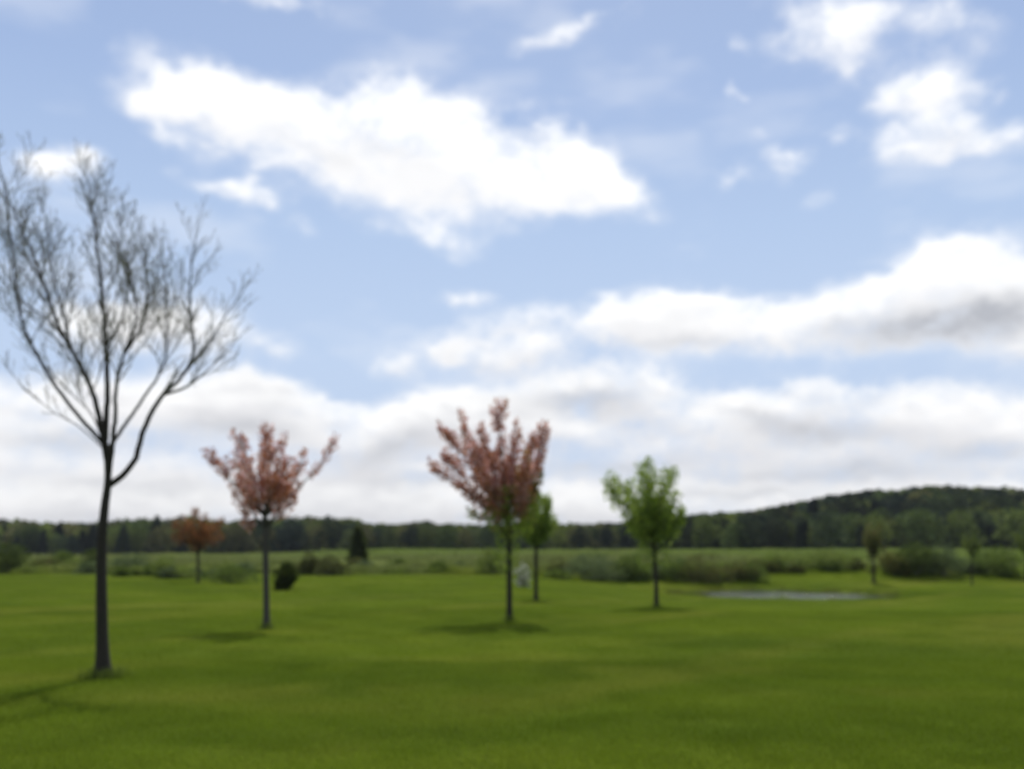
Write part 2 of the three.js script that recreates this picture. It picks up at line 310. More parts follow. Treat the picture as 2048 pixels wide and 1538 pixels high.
const taper = (n, a, b, pw = 1) => Array.from({ length: n }, (_, i) => lerp(a, b, Math.pow(i / (n - 1), pw)));

// ───────────────────────── the bare tree ─────────────────────────
function bareTree() {
  const r = rng(11), base = onGround(205, 1358), d0 = -base.z, root = thing('bare_tree', base, 'tall leafless tree with forked trunk and fine bare twigs', 'tree');
  const at = (px, py, off = 0) => pointAt(px, py, d0).sub(base).add(V(0, 0, off));
  const twigs = [], buds = new Leaves(), UPV = V(0, 1, 0);
  const trunk = smoothPath([V(0, -0.15, 0), V(0, 0.05, 0), at(204, 1250), at(203, 1160), at(204, 1080), at(210, 1010), at(216, 962), at(213, 905), at(206, 850)], 46);
  mesh('trunk', tubeGeometry(trunk, trunk.map((p, i) => lerp(0.080, 0.030, Math.pow(i / 46, 1.4)) * (1 + 0.85 * Math.exp(-Math.max(0, p.y) / 0.16))), 16), M.bark, root);
  // a shoot: sets off, bends up towards the light, carries finer shoots
  function shoot(p0, dir, len, rad, level) {
    const n = level === 1 ? 9 : level === 2 ? 6 : 3, pts = [p0.clone()], d = dir.clone();
    for (let i = 0; i < n; i++) { d.add(V((r() - 0.5) * 0.22, (0.07 + (r() - 0.5) * 0.14) * 0.9, (r() - 0.5) * 0.22)).normalize(); pts.push(pts[i].clone().addScaledVector(d, len / n)); }
    twigs.push(tubeGeometry(pts, taper(n + 1, rad, 0.0027), level === 1 ? 5 : 3));
    if (level >= 2) buds.add(pts[n], 0.016 + r() * 0.02, d.clone().add(V(r() - 0.5, r() - 0.5, r() - 0.5).multiplyScalar(0.6)), r, r() < 0.55 ? [0.17, 0.18, 0.05] : [0.14, 0.10, 0.05], 0.5);
    if (level === 3) return;
    const gap = level === 1 ? 0.085 : 0.075, m = Math.floor(len * 0.85 / gap);
    for (let k = 0; k < m; k++) { const t = 0.14 + 0.82 * (k + r()) / m, q = Math.min(n - 1, Math.floor(t * n)), p = pts[q].clone().lerp(pts[q + 1], t * n - q), tan = pts[q + 1].clone().sub(pts[q]).normalize(); shoot(p, fork(tan, k * 2.4 + r(), level === 1 ? 0.62 : 0.7), len * (level === 1 ? 0.46 : 0.40) * (1.15 - 0.6 * t) * (0.6 + 0.7 * r()), Math.max(0.0028, rad * 0.5 * (1 - 0.5 * t)), level + 1); }
  }
  function fork(tan, a, open) { const s = V(1, 0, 0.2).cross(tan).normalize(), u = V(0, 0, 0).crossVectors(tan, s); return tan.clone().multiplyScalar(Math.cos(open)).addScaledVector(s, Math.sin(open) * Math.cos(a)).addScaledVector(u, Math.sin(open) * Math.sin(a)).add(V(0, 0.12, 0)).normalize(); }
  function limb(pix, r0, r1, o = {}) {
    const pts = pix.map((a) => at(...a)), c = new THREE.CatmullRomCurve3(pts, false, 'centripetal'), len = c.getLength(), n = Math.round(len / 0.1), path = c.getPoints(n), rad = taper(n + 1, r0 * 0.8, r1 * 0.7, 0.8);
    for (let i = 3; i < n; i++) path[i].add(V((r() - 0.5) * 0.016, 0, (r() - 0.5) * 0.016));
    mesh('branch', tubeGeometry(path, rad, 9), M.bark, root);
    const gap = o.gap ?? 0.108, m = Math.floor(len * (1 - (o.from ?? 0.25)) / gap);
    for (let k = 0; k < m; k++) { const t = lerp(o.from ?? 0.25, 0.99, (k + r() * 0.8) / m), q = Math.min(n - 1, Math.floor(t * n)), p = path[q].clone().lerp(path[q + 1], t * n - q), tan = path[q + 1].clone().sub(path[q]).normalize(); shoot(p, fork(tan, k * 2.4 + r() * 1.2, 0.55 + 0.25 * r()), (o.twig ?? 1.15) * 0.92 * (1.1 - 0.45 * t) * (0.45 + 0.75 * r()), Math.max(0.0042, Math.min(rad[q] * 0.5, 0.011)), 1); }
    shoot(path[n], path[n].clone().sub(path[n - 2]).normalize(), 0.55, r1 * 0.7, 1);
  }
  limb([[214, 918], [203, 850, 0.02], [188, 785, 0.05], [160, 720, 0.1], [125, 655, 0.12], [100, 570, 0.18], [74, 490, 0.3], [50, 420, 0.4]], 0.058, 0.012);
  limb([[210, 880], [211, 780, -0.05], [205, 690, -0.1], [198, 600, -0.12], [190, 510, -0.1], [178, 430, -0.15], [168, 355, -0.1]], 0.056, 0.012);
  limb([[216, 972], [246, 950], [268, 915, -0.05], [278, 865, -0.1], [298, 815, -0.15], [318, 782, -0.18]], 0.056, 0.042, { from: 0.8, twig: 0.6 });
  limb([[316, 785, -0.18], [350, 742, -0.3], [370, 690, -0.35], [362, 600, -0.35], [362, 520, -0.4], [372, 450, -0.4]], 0.036, 0.009, { twig: 0.85 });
  limb([[316, 785, -0.18], [370, 775, 0], [415, 748, 0.1], [450, 718, 0.15]], 0.03, 0.009, { twig: 0.75 });
  limb([[350, 742, -0.3], [396, 675, -0.4], [428, 612, -0.5], [452, 570, -0.6]], 0.022, 0.008, { twig: 0.65 });
  limb([[217, 948], [232, 880, 0.1], [240, 840, 0.15], [252, 780, 0.3], [272, 715, 0.35], [296, 650, 0.4], [286, 560, 0.5], [252, 470, 0.55]], 0.05, 0.01, { from: 0.4 });
  limb([[271, 718, 0.35], [310, 670, 0.45], [324, 600, 0.5], [316, 510, 0.55]], 0.026, 0.008);
  limb([[148, 698, 0.1], [95, 640, -0.1], [35, 600, -0.3], [-20, 550, -0.4]], 0.026, 0.009);
  limb([[102, 575, 0.18], [45, 500, 0.1], [-10, 440, 0]], 0.022, 0.008);
  limb([[150, 702, 0.1], [142, 620, 0.3], [128, 540, 0.35], [114, 460, 0.3]], 0.022, 0.008, { twig: 0.95, gap: 0.13 });
  limb([[205, 690, -0.1], [228, 620, -0.3], [232, 530, -0.4], [222, 460, -0.4]], 0.022, 0.008, { twig: 0.95, gap: 0.13 });
  limb([[209, 890], [170, 800, 0.7], [140, 690, 1.2], [150, 560, 1.6], [140, 450, 1.7]], 0.036, 0.008, { from: 0.4 });
  limb([[212, 905], [230, 800, -0.7], [260, 690, -1.2], [250, 570, -1.5], [240, 450, -1.6]], 0.036, 0.008, { from: 0.4 });
  limb([[202, 872], [165, 825, -0.3], [112, 780, -0.5], [55, 725, -0.6], [10, 680, -0.7]], 0.016, 0.006, { twig: 0.8, from: 0.3 });
  limb([[210, 900], [178, 858, 0.3], [140, 832, 0.5], [95, 790, 0.6]], 0.013, 0.006, { twig: 0.5, from: 0.4 });
  const t = mesh('twigs', mergeGeometries(twigs), M.twig, root); t.userData.kind = 'stuff';
  const b = mesh('buds', buds.geometry(), M.leaf, root); b.userData.kind = 'stuff';
}
bareTree();

// ───────────────────────── young trees with limbs clothed in leaves or blossom ─────────────────────────
function youngTree(o) {
  const r = rng(o.seed), base = onGround(o.base[0], o.base[1]), d0 = -base.z, root = thing(o.name, base, o.label, 'tree', o.group);
  const at = (px, py, off = 0) => pointAt(px, py, d0).sub(base).add(V(0, 0, off));
  const fork = at(...o.fork), tr = o.radius;
  const tp = smoothPath([V(0, -0.15, 0), V(0, 0.03, 0), ...(o.bend || []).map((b) => at(...b)), fork], 22);
  const rad = tp.map((p, i) => tr * (1 - 0.28 * i / 22) * (1 + 0.55 * Math.exp(-Math.max(0, p.y) / 0.12)));
  mesh('trunk', tubeGeometry(tp, rad, 12), o.bark || M.bark, root);
  const crown = new Leaves(), twigs = [];
  const pick = (pal) => { let k = r() * pal.reduce((s, p) => s + p[0], 0); for (const p of pal) if ((k -= p[0]) < 0) return p[1]; return pal[0][1]; };
  function clothe(path, len, k0, pal, dens, sleeve) {
    for (let i = 1; i < path.length; i++) {
      const t = i / (path.length - 1); if (t < k0) continue;
      const a = path[i - 1], b = path[i], tan = b.clone().sub(a), n = Math.max(1, Math.round(tan.length() * dens * (0.6 + 0.8 * r())));
      const sw = sleeve * (0.45 + 0.75 * Math.sin(Math.PI * clamp((t - k0) / (1 - k0) * 0.86 + 0.07)));
      for (let j = 0; j < n; j++) {
        const out = V(r() - 0.5, r() - 0.5, r() - 0.5).normalize(), p = a.clone().addScaledVector(tan, r()).addScaledVector(out, sw * Math.sqrt(r()));
        crown.add(p, o.leaf * (0.65 + r() * 0.7), out.multiplyScalar(0.8).add(V(0, o.droop ?? 0.3, 0)).addScaledVector(tan.clone().normalize(), 0.6), r, pick(pal), o.wide ?? 0.6);
      }
    }
  }
  const limbs = [];
  for (const L of o.limbs) {
    const tip = L.tip, kx = L.off ?? 0, to = at(tip[0], tip[1], kx), s = tp[Math.max(3, Math.round(22 * (1 - (L.low ?? 0) * 1)))];
    const mid = L.via ? L.via.map((v) => at(v[0], v[1], (v[2] ?? kx * 0.6))) : [s.clone().lerp(to, 0.45).add(V((to.x - s.x) * 0.14, -0.04, (to.z - s.z) * 0.14))];
    limbs.push([[s.clone(), ...mid, to], L]);
  }
  // the limbs towards and away from the camera follow the same habit as those seen in profile
  for (let k = 0; k < (o.fill || 0); k++) {
    const a = (k / o.fill) * 2 * Math.PI + r() * 0.8, reach = o.reach * (0.5 + 0.5 * r()), hgt = lerp(o.top[0], o.top[1], r()), s = tp[22 - Math.floor(r() * 4)];
    const to = V(fork.x + Math.cos(a) * reach * 0.8, hgt, fork.z + Math.sin(a) * reach);
    limbs.push([[s.clone(), s.clone().lerp(to, 0.5).add(V((to.x - s.x) * 0.14, -0.06, (to.z - s.z) * 0.14)), to], {}]);
  }
  for (const [pts, L] of limbs) {
    const len = new THREE.CatmullRomCurve3(pts).getLength(), n = Math.max(8, Math.round(len / 0.09)), path = smoothPath(pts, n);
    for (let i = 2; i < path.length; i++) path[i].add(V((r() - 0.5) * 0.03, (r() - 0.5) * 0.02, (r() - 0.5) * 0.03));
    mesh('branch', tubeGeometry(path, taper(path.length, tr * (L.thick ?? 0.36), 0.006, 0.8), 6), o.bark || M.bark, root);
    clothe(path, len, L.from ?? o.from ?? 0.3, L.pal || o.pal, o.dens * (L.dens ?? 1), (L.sleeve ?? o.sleeve));
    const m = Math.round(len * (o.side ?? 3) * (L.side ?? 1));
    for (let q = 0; q < m; q++) {
      const k = Math.floor(lerp(0.3, 0.92, r()) * path.length), p0 = path[k], tan = path[Math.min(k + 1, path.length - 1)].clone().sub(path[k - 1]).normalize();
      const dir = tan.multiplyScalar(1.1).add(V((r() - 0.5) * 1.3, 0.35, (r() - 0.5) * 1.3)).normalize(), l = (o.sideLen ?? 0.45) * (0.45 + 0.8 * r());
      const sp2 = smoothPath([p0, p0.clone().addScaledVector(dir, l * 0.5), p0.clone().addScaledVector(dir, l).add(V(0, l * 0.12, 0))], 6);
      twigs.push(tubeGeometry(sp2, taper(7, 0.009, 0.004), 4));
      clothe(sp2, l, 0.15, L.pal || o.pal, o.dens * 0.8, o.sleeve * 0.75);
    }
  }
  if (o.shoots) for (const [px, py, rx, ry, n, pal] of o.shoots) for (let k = 0; k < n; k++) {      // low leafy shoots round the stem
    const a = r() * 6.283, q = Math.sqrt(r()), c = at(px + Math.cos(a) * rx * q, py + Math.sin(a) * ry * q, (r() * 2 - 1) * rx * d0 / F);
    crown.add(c, o.leaf * (0.7 + r() * 0.7), V(r() - 0.5, r() - 0.3, r() - 0.5), r, pick(pal), 0.6);
  }
  if (twigs.length) { const t = mesh('twigs', mergeGeometries(twigs), M.twig, root); t.userData.kind = 'stuff'; }
  mesh('crown', crown.geometry(), o.mat || M.leaf, root).userData.kind = 'stuff';
  return root;
}
const bronze = [0.36, 0.145, 0.09], rust = [0.50, 0.24, 0.12], pink = [0.76, 0.50, 0.48], mauve = [0.55, 0.36, 0.38], palePink = [0.80, 0.62, 0.60], olive = [0.22, 0.19, 0.05];
const g1 = [0.27, 0.36, 0.05], g2 = [0.17, 0.25, 0.04], g3 = [0.34, 0.43, 0.10], gd = [0.10, 0.15, 0.03];
const cherryPal = [[3.4, bronze], [3, rust], [1.3, pink], [1.1, mauve], [0.6, palePink]];
youngTree({
  seed: 21, name: 'cherry_tree', label: 'flowering cherry with pink and bronze crown and one long side branch', group: 'flowering cherry trees on the lawn', base: [533, 1259], fork: [530, 1035], radius: 0.082, bark: M.barkGrey, mat: M.petal,
  limbs: [
    { tip: [432, 918], via: [[492, 990, 0.1], [455, 950, 0.15]], off: 0.2, from: 0.4 }, { tip: [468, 872], via: [[508, 985, -0.2], [484, 905, -0.3]], off: -0.3 }, { tip: [540, 862], via: [[533, 980, 0.1], [536, 910, 0.15]], off: 0.2 }, { tip: [518, 888], via: [[522, 980, -0.2]], off: -0.4 }, { tip: [574, 888], via: [[550, 985, 0.2]], off: 0.35 },
    { tip: [603, 902], via: [[560, 990, -0.1], [588, 950, -0.2]], off: -0.2 }, { tip: [672, 876], via: [[572, 1000, 0], [612, 962, 0.05], [645, 925, 0.08]], off: 0.1, from: 0.55, sleeve: 0.1, side: 0.3 }, { tip: [590, 930], via: [[555, 990, 0.3]], off: 0.6 }, { tip: [490, 935], via: [[512, 1000, 0.3]], off: 0.7 },
    { tip: [455, 945], via: [[500, 1000, -0.3]], off: -0.7 }, { tip: [565, 945], via: [[545, 1000, -0.3]], off: -0.8 }, { tip: [530, 960], off: 0.1, from: 0.3 },
  ],
  fill: 8, reach: 0.95, top: [2.7, 3.9], leaf: 0.08, dens: 150, sleeve: 0.13, side: 2.6, sideLen: 0.34, from: 0.42, pal: cherryPal,
});
youngTree({
  seed: 22, name: 'cherry_tree', label: 'broad flowering cherry with bronze pink crown above green lower shoots', group: 'flowering cherry trees on the lawn', base: [1019, 1243], fork: [1018, 1045], radius: 0.084, mat: M.petal,
  limbs: [
    { tip: [866, 942], via: [[960, 1010, 0.1], [905, 962, 0.15]], off: 0.2, from: 0.55, sleeve: 0.07 }, { tip: [884, 916], via: [[965, 1000, -0.2], [915, 940, -0.25]], off: -0.3, from: 0.45 }, { tip: [886, 866], via: [[975, 985, 0.2], [920, 905, 0.35]], off: 0.4 }, { tip: [922, 848], via: [[985, 975, -0.3], [945, 895, -0.4]], off: -0.5 },
    { tip: [995, 802], via: [[1008, 965, 0.1], [1000, 870, 0.1]], off: 0.1, thick: 0.45 }, { tip: [1034, 842], via: [[1022, 960, -0.1]], off: -0.2 }, { tip: [1086, 852], via: [[1050, 980, 0.1], [1078, 915, 0.1]], off: 0.1 }, { tip: [1064, 878], via: [[1045, 985, 0.4]], off: 0.6 }, { tip: [960, 862], via: [[995, 970, 0.3]], off: 0.6 },
    { tip: [975, 900], via: [[1002, 980, -0.4]], off: -0.8 }, { tip: [1082, 935], via: [[1052, 1000, -0.2]], off: -0.4, pal: [[3, rust], [2, bronze], [2, olive]] }, { tip: [1050, 930], via: [[1035, 1000, 0.4]], off: 0.8, pal: [[3, rust], [2, bronze], [2, olive]] }, { tip: [925, 980], via: [[975, 1020, 0.2]], off: 0.4, from: 0.4 },
    { tip: [935, 900], via: [[985, 990, 0.6]], off: 1.0 }, { tip: [1072, 970], off: 0.5, from: 0.2, pal: [[2, olive], [2, rust], [1, g2]] }, { tip: [975, 990], off: -0.6, from: 0.3 }, { tip: [945, 1032], off: 0.1, from: 0.5, pal: [[2, olive], [1, rust], [2, g1]], dens: 0.6 }, { tip: [1040, 960], off: -0.9 },
  ],
  fill: 8, reach: 1.2, top: [3.0, 4.4], leaf: 0.085, dens: 150, sleeve: 0.14, side: 3.2, sideLen: 0.42, from: 0.35, pal: [[3, bronze], [3.4, rust], [1.5, pink], [1.1, mauve], [0.6, palePink]],
  shoots: [[1024, 1025, 56, 52, 1700, [[2, g2], [2, g1], [1, olive]]], [1012, 1105, 26, 40, 160, [[2, g1], [1, g2]]]],
});
youngTree({
  seed: 23, name: 'green_leafed_tree', label: 'small fresh green tree with a tufted spreading crown beside the pond', base: [1313, 1216], fork: [1305, 1072], bend: [[1312, 1160]], radius: 0.078, mat: M.leaf,
  limbs: [
    { tip: [1208, 962], via: [[1262, 1025, 0.2], [1228, 990, 0.3]], off: 0.3, from: 0.35 }, { tip: [1234, 952], via: [[1272, 1020, -0.2]], off: -0.4 }, { tip: [1280, 935], via: [[1290, 1020, 0.2]], off: 0.3 }, { tip: [1298, 922], via: [[1300, 1010, -0.1]], off: -0.1 }, { tip: [1330, 940], via: [[1315, 1010, 0.3]], off: 0.4 }, { tip: [1356, 944], via: [[1325, 1020, -0.2]], off: -0.3 },
    { tip: [1352, 985], via: [[1328, 1035, 0.1]], off: 0.3 }, { tip: [1225, 1000], via: [[1268, 1045, -0.1]], off: 0.1 }, { tip: [1362, 1035], via: [[1332, 1062, 0]], off: 0.1, from: 0.45 }, { tip: [1255, 1048], via: [[1280, 1065]], off: -0.2, from: 0.4, pal: [[2, g2], [1, g1]] }, { tip: [1260, 985], off: 0.8 }, { tip: [1330, 990], off: -0.8 }, { tip: [1290, 970], off: 0.6 }, { tip: [1310, 965], off: -0.6 },
  ],
  fill: 9, reach: 1.2, top: [2.3, 3.1], leaf: 0.095, dens: 120, sleeve: 0.23, side: 3.4, sideLen: 0.42, from: 0.3, pal: [[3, g1], [2, g2], [2, g3]],
  shoots: [[1306, 1050, 46, 34, 1200, [[2, g2], [3, gd], [1, g1]]], [1290, 1112, 18, 28, 150, [[2, g2], [1, g1]]], [1322, 1108, 14, 24, 70, [[2, g2], [1, g1]]]],
});
youngTree({
  seed: 24, name: 'green_leafed_tree', label: 'slender green tree partly hidden behind the broad flowering cherry', base: [1072, 1201], fork: [1072, 1080], radius: 0.085, mat: M.leaf,
  limbs: [{ tip: [1098, 996], off: 0.2 }, { tip: [1085, 990], off: -0.3 }, { tip: [1062, 985], off: 0.3 }, { tip: [1040, 1005], off: 0 }, { tip: [1100, 1025], off: -0.2 }, { tip: [1072, 980], off: 0.1 }, { tip: [1050, 1035], off: 0.4 }, { tip: [1092, 1050], off: 0.3, from: 0.2 }],
  fill: 6, reach: 0.8, top: [2.3, 3.3], leaf: 0.10, dens: 150, sleeve: 0.16, side: 3, sideLen: 0.32, from: 0.25, pal: [[3, g1], [2, g2], [2, g3]], shoots: [[1072, 1056, 30, 36, 1300, [[2, g2], [2, gd]]]],
});
youngTree({
  seed: 25, name: 'copper_leafed_tree', label: 'small rounded copper leafed tree standing before the dark wood', base: [396, 1166], fork: [396, 1092], radius: 0.085, mat: M.leaf,
  limbs: [{ tip: [350, 1050], off: 0.2 }, { tip: [365, 1040], off: -0.5 }, { tip: [392, 1024], off: 0.1, thick: 0.5 }, { tip: [415, 1034], off: 0.5 }, { tip: [440, 1044], off: 0 }, { tip: [442, 1068], off: -0.3 }, { tip: [352, 1072], off: 0.3 }, { tip: [385, 1045], off: 0.9 }, { tip: [410, 1050], off: -0.9 }],
  fill: 8, reach: 1.0, top: [2.0, 3.0], leaf: 0.12, dens: 60, sleeve: 0.21, side: 3, sideLen: 0.45, from: 0.25, pal: [[3, [0.26, 0.105, 0.045]], [2, [0.31, 0.15, 0.06]], [1.4, [0.13, 0.09, 0.035]]],
});

// ───────────────────────── shrubs ─────────────────────────
function shrub(name, px, py, wpx, hpx, label, pal, seed, o = {}) {
  const r = rng(seed), base = onGround(px, py), d = -base.z, k = d / F, rw = wpx * k / 2, hh = hpx * k, root = thing(name, base, label, o.category || 'shrub', o.group);
  const leaves = new Leaves(), lf = o.leaf ?? Math.max(0.06, d * 0.0021), stems = [], pick = () => { let q = r() * pal.reduce((s, p) => s + p[0], 0); for (const p of pal) if ((q -= p[0]) < 0) return p[1]; return pal[0][1]; };
  const lobes = [], n = o.lobes ?? 9;
  for (let i = 0; i < n; i++) { const a = i / n * 6.283 + r(), q = 0.25 + 0.55 * r(); lobes.push([Math.cos(a) * rw * q, hh * (0.16 + 0.6 * r() * (1 - 0.5 * q)), Math.sin(a) * rw * q * 0.9, rw * (0.32 + 0.26 * r()), hh * (0.2 + 0.14 * r())]); }
  lobes.push([0, hh * 0.72, 0, rw * 0.45, hh * 0.27]);
  if (o.cone) { lobes.length = 0; for (let i = 0; i < 9; i++) { const t = i / 9; lobes.push([(r() - 0.5) * rw * 0.25, hh * (0.12 + 0.8 * t), (r() - 0.5) * rw * 0.25, rw * (1.0 - 0.78 * t), hh * 0.11]); } }
  for (const [x, y, z] of lobes) stems.push(tubeGeometry(smoothPath([V((r() - 0.5) * 0.06, -0.08, (r() - 0.5) * 0.06), V(x * 0.35, y * 0.5, z * 0.35), V(x, y, z)], 5), taper(6, Math.max(0.012, hh * 0.014), 0.005), 4));
  const count = Math.round((o.count ?? 1100) * 1.8);
  for (let i = 0; i < count; i++) {
    const [x, y, z, lr, lh] = lobes[Math.floor(r() * lobes.length)], v = V(r() - 0.5, r() - 0.5, r() - 0.5).normalize(), q = Math.cbrt(0.25 + 0.75 * r()) * (0.85 + 0.35 * r());
    const p = V(x + v.x * lr * q, Math.max(0.02, y + v.y * lh * q), z + v.z * lr * q);
    leaves.add(p, lf * (0.7 + 0.8 * r()), v.add(V(0, 0.35, 0)), r, pick(), o.wide ?? 0.65);
  }
  const st = mesh('stems', mergeGeometries(stems), M.twig, root); st.userData.kind = 'stuff';
  mesh('foliage', leaves.geometry(), M.leaf, root).userData.kind = 'stuff';
  return root;
}
const P = { dark: [[3, [0.06, 0.088, 0.02]], [2, [0.085, 0.118, 0.025]]], mid: [[3, [0.10, 0.145, 0.03]], [2, [0.13, 0.18, 0.035]]], light: [[3, [0.15, 0.205, 0.04]], [2, [0.19, 0.235, 0.06]]], grey: [[3, [0.13, 0.17, 0.075]], [2, [0.10, 0.14, 0.05]]], brown: [[2, [0.12, 0.125, 0.04]], [1.4, [0.16, 0.15, 0.05]], [3, [0.10, 0.13, 0.03]]], white: [[2, [0.6, 0.6, 0.58]], [3, [0.16, 0.19, 0.10]]], deep: [[3, [0.05, 0.07, 0.015]], [1, [0.08, 0.10, 0.02]]] };
shrub('conifer_shrub', 570, 1182, 38, 56, 'small dense dark evergreen shrub standing alone beside the cherry trunk', P.deep, 31, { lobes: 14, count: 1300, leaf: 0.11 });
shrub('round_shrub', 616, 1151, 46, 44, 'rounded olive shrub in the rough grass, the narrower of two', [[3, [0.085, 0.095, 0.03]], [2, [0.11, 0.125, 0.04]]], 32, {});
shrub('round_shrub', 660, 1152, 62, 38, 'rounded olive shrub in the rough grass, the wider of two', [[3, [0.08, 0.09, 0.03]], [2, [0.11, 0.125, 0.04]]], 33, {});
shrub('fir_tree', 716, 1128, 40, 76, 'dark pointed fir standing out in front of the wood', P.deep, 34, { category: 'tree', cone: true, count: 2600 });
shrub('leafy_bush', 985, 1150, 70, 52, 'yellowish green bush behind the broad flowering cherry', P.light, 35, {});
shrub('flowering_shrub', 1046, 1174, 30, 42, 'small white blossoming shrub between two tree trunks', P.white, 36, { lobes: 9, count: 420, leaf: 0.09 });
shrub('leafy_bush', 1180, 1158, 120, 50, 'grey green bush in the hedge line, nearest the slender tree', P.grey, 37, { lobes: 14, count: 1800 });
shrub('leafy_bush', 1262, 1160, 70, 50, 'mid green bush just behind the fresh green tree', P.mid, 38, { lobes: 10 });
shrub('leafy_bush', 1352, 1162, 74, 46, 'dark olive bush between the fresh green tree and the pond', P.mid, 39, { lobes: 10 });
shrub('leafy_bush', 1412, 1164, 96, 56, 'brown tinged bush with bare stems behind the pond', P.brown, 40, { lobes: 12, count: 1500 });
shrub('leafy_bush', 1482, 1160, 80, 34, 'low olive bush trailing off along the pond bank', P.brown, 41, { lobes: 9 });
shrub('leafy_bush', 1560, 1142, 110, 40, 'pale green bush beyond the far pond bank', P.light, 42, { lobes: 12, count: 1500 });
shrub('leafy_bush', 1655, 1140, 120, 38, 'wide low light green bush in front of the dark hill wood', P.light, 43, { lobes: 14, count: 1500 });
shrub('leafy_bush', 1790, 1150, 70, 44, 'rust tinged bush beside the narrow brownish tree', [[2, [0.16, 0.14, 0.04]], [3, [0.10, 0.12, 0.028]]], 44, {});
shrub('leafy_bush', 1836, 1152, 84, 66, 'dark green dome shaped bush in front of the hill', P.dark, 45, { lobes: 12, count: 1800 });  // leaves drawn evenly from the dark green palette
shrub('leafy_bush', 1888, 1152, 70, 62, 'grey green bush against the dark dome shaped bush', P.grey, 46, { lobes: 10 });
shrub('leafy_bush', 1985, 1148, 130, 52, 'broad mid green bush at the end of the shrub line', P.mid, 47, { lobes: 14, count: 1800 });
shrub('leafy_bush', 14, 1148, 84, 60, 'dark green bush at the edge of the rough grass', P.dark, 48, { lobes: 10, count: 1500 });
shrub('leafy_bush', 122, 1140, 56, 36, 'small green bush in the rough grass behind the bare tree', P.mid, 49, {});
shrub('leafy_bush', 182, 1146, 40, 46, 'upright dark bush right beside the bare trunk', P.dark, 50, {});
shrub('leafy_bush', 258, 1144, 78, 36, 'grey green low bush beyond the bare trunk', P.grey, 51, { lobes: 11 });
shrub('leafy_bush', 330, 1158, 60, 44, 'light green bush with loose shoots near the copper tree', P.light, 52, {});
shrub('leafy_bush', 462, 1168, 90, 34, 'low spreading bush between copper tree and cherry', P.mid, 53, { lobes: 11 });
shrub('leafy_bush', 880, 1148, 40, 26, 'small dark tussock of a bush on the open lawn edge', P.mid, 54, {});
shrub('leafy_bush', 1115, 1152, 60, 34, 'low olive bush beside the slender tree trunk', P.brown, 55, {});

// scrub that runs together into loose hedges
{
  const r = rng(300), rows = [[1090, 1520, 1157, 40, 12, 'in the loose hedge between the slender tree and the pond'], [1500, 1735, 1141, 30, 7, 'on the grassy bank beyond the pond'], [1765, 2040, 1150, 40, 6, 'below the wooded hill past the narrow tree'],
    [30, 190, 1146, 34, 5, 'in rough grass beside the bare trunk'], [230, 500, 1154, 30, 9, 'in rough grass around the copper tree'], [590, 980, 1136, 20, 9, 'in the open field near the dark fir']];
  const tones = [['mid green', P.mid], ['grey green', P.grey], ['brownish', P.brown], ['light green', P.light], ['mid green', P.mid]];
  let k = 0;
  for (const [a, b, y, hh, n, where] of rows) for (let i = 0; i < n; i++) {
    const px = lerp(a, b, (i + 0.2 + 0.6 * r()) / n), [tone, pal] = tones[Math.floor(r() * 5)];
    shrub('scrub_bush', px, y + (r() - 0.5) * 10, hh * (0.9 + 0.8 * r()), hh * (0.45 + 0.45 * r()), `low ${tone} scrub bush ${where}`, pal, 310 + k++, { group: `${tone} scrub bushes ${where}`, lobes: 11, count: 520 });
  }
}

youngTree({
  seed: 61, name: 'narrow_tree', label: 'narrow brownish green young tree by the pond hollow', base: [1748, 1167], fork: [1746, 1105], radius: 0.12, mat: M.leaf,
  limbs: [{ tip: [1742, 1062], off: 0.1, thick: 0.5 }, { tip: [1726, 1082], off: 0.3 }, { tip: [1762, 1080], off: -0.2 }, { tip: [1734, 1074], off: -0.4 }, { tip: [1754, 1072], off: 0.4 }, { tip: [1764, 1102], off: 0.2 }],
  fill: 5, reach: 0.7, top: [2.4, 4], leaf: 0.15, dens: 60, sleeve: 0.2, side: 2, sideLen: 0.4, from: 0.2, pal: [[2, [0.15, 0.15, 0.04]], [2, [0.13, 0.16, 0.04]], [1, [0.16, 0.12, 0.06]]], shoots: [[1746, 1125, 13, 30, 260, [[2, [0.06, 0.065, 0.02]], [1, [0.09, 0.07, 0.03]]]]],
});
youngTree({
  seed: 62, name: 'narrow_tree', label: 'thin staked sapling with a small round green head', base: [1944, 1172], fork: [1944, 1105], radius: 0.06, mat: M.leaf,
  limbs: [{ tip: [1944, 1074], off: 0.1, thick: 0.5 }, { tip: [1925, 1085], off: 0.3 }, { tip: [1960, 1082], off: -0.2 }, { tip: [1935, 1080], off: -0.4 }, { tip: [1952, 1090], off: 0.4 }],
  fill: 4, reach: 0.6, top: [2.5, 3.4], leaf: 0.14, dens: 60, sleeve: 0.2, side: 2, sideLen: 0.3, from: 0.2, pal: [[2, [0.11, 0.15, 0.035]], [1, [0.15, 0.19, 0.045]]],
});
youngTree({
  seed: 63, name: 'narrow_tree', label: 'young green tree with foliage down to its foot beside the shrub line', base: [2052, 1166], fork: [2052, 1100], radius: 0.08, mat: M.leaf,
  limbs: [{ tip: [2046, 1055], off: 0.1, thick: 0.5 }, { tip: [2032, 1075], off: 0.3 }, { tip: [2066, 1078], off: -0.2 }, { tip: [2040, 1095], off: 0.4 }],
  fill: 5, reach: 0.7, top: [2.4, 4], leaf: 0.15, dens: 60, sleeve: 0.2, side: 2, sideLen: 0.4, from: 0.2, pal: [[2, [0.11, 0.15, 0.035]], [1, [0.15, 0.19, 0.045]]], shoots: [[2050, 1120, 16, 34, 260, [[2, g2], [1, g1]]]],
});

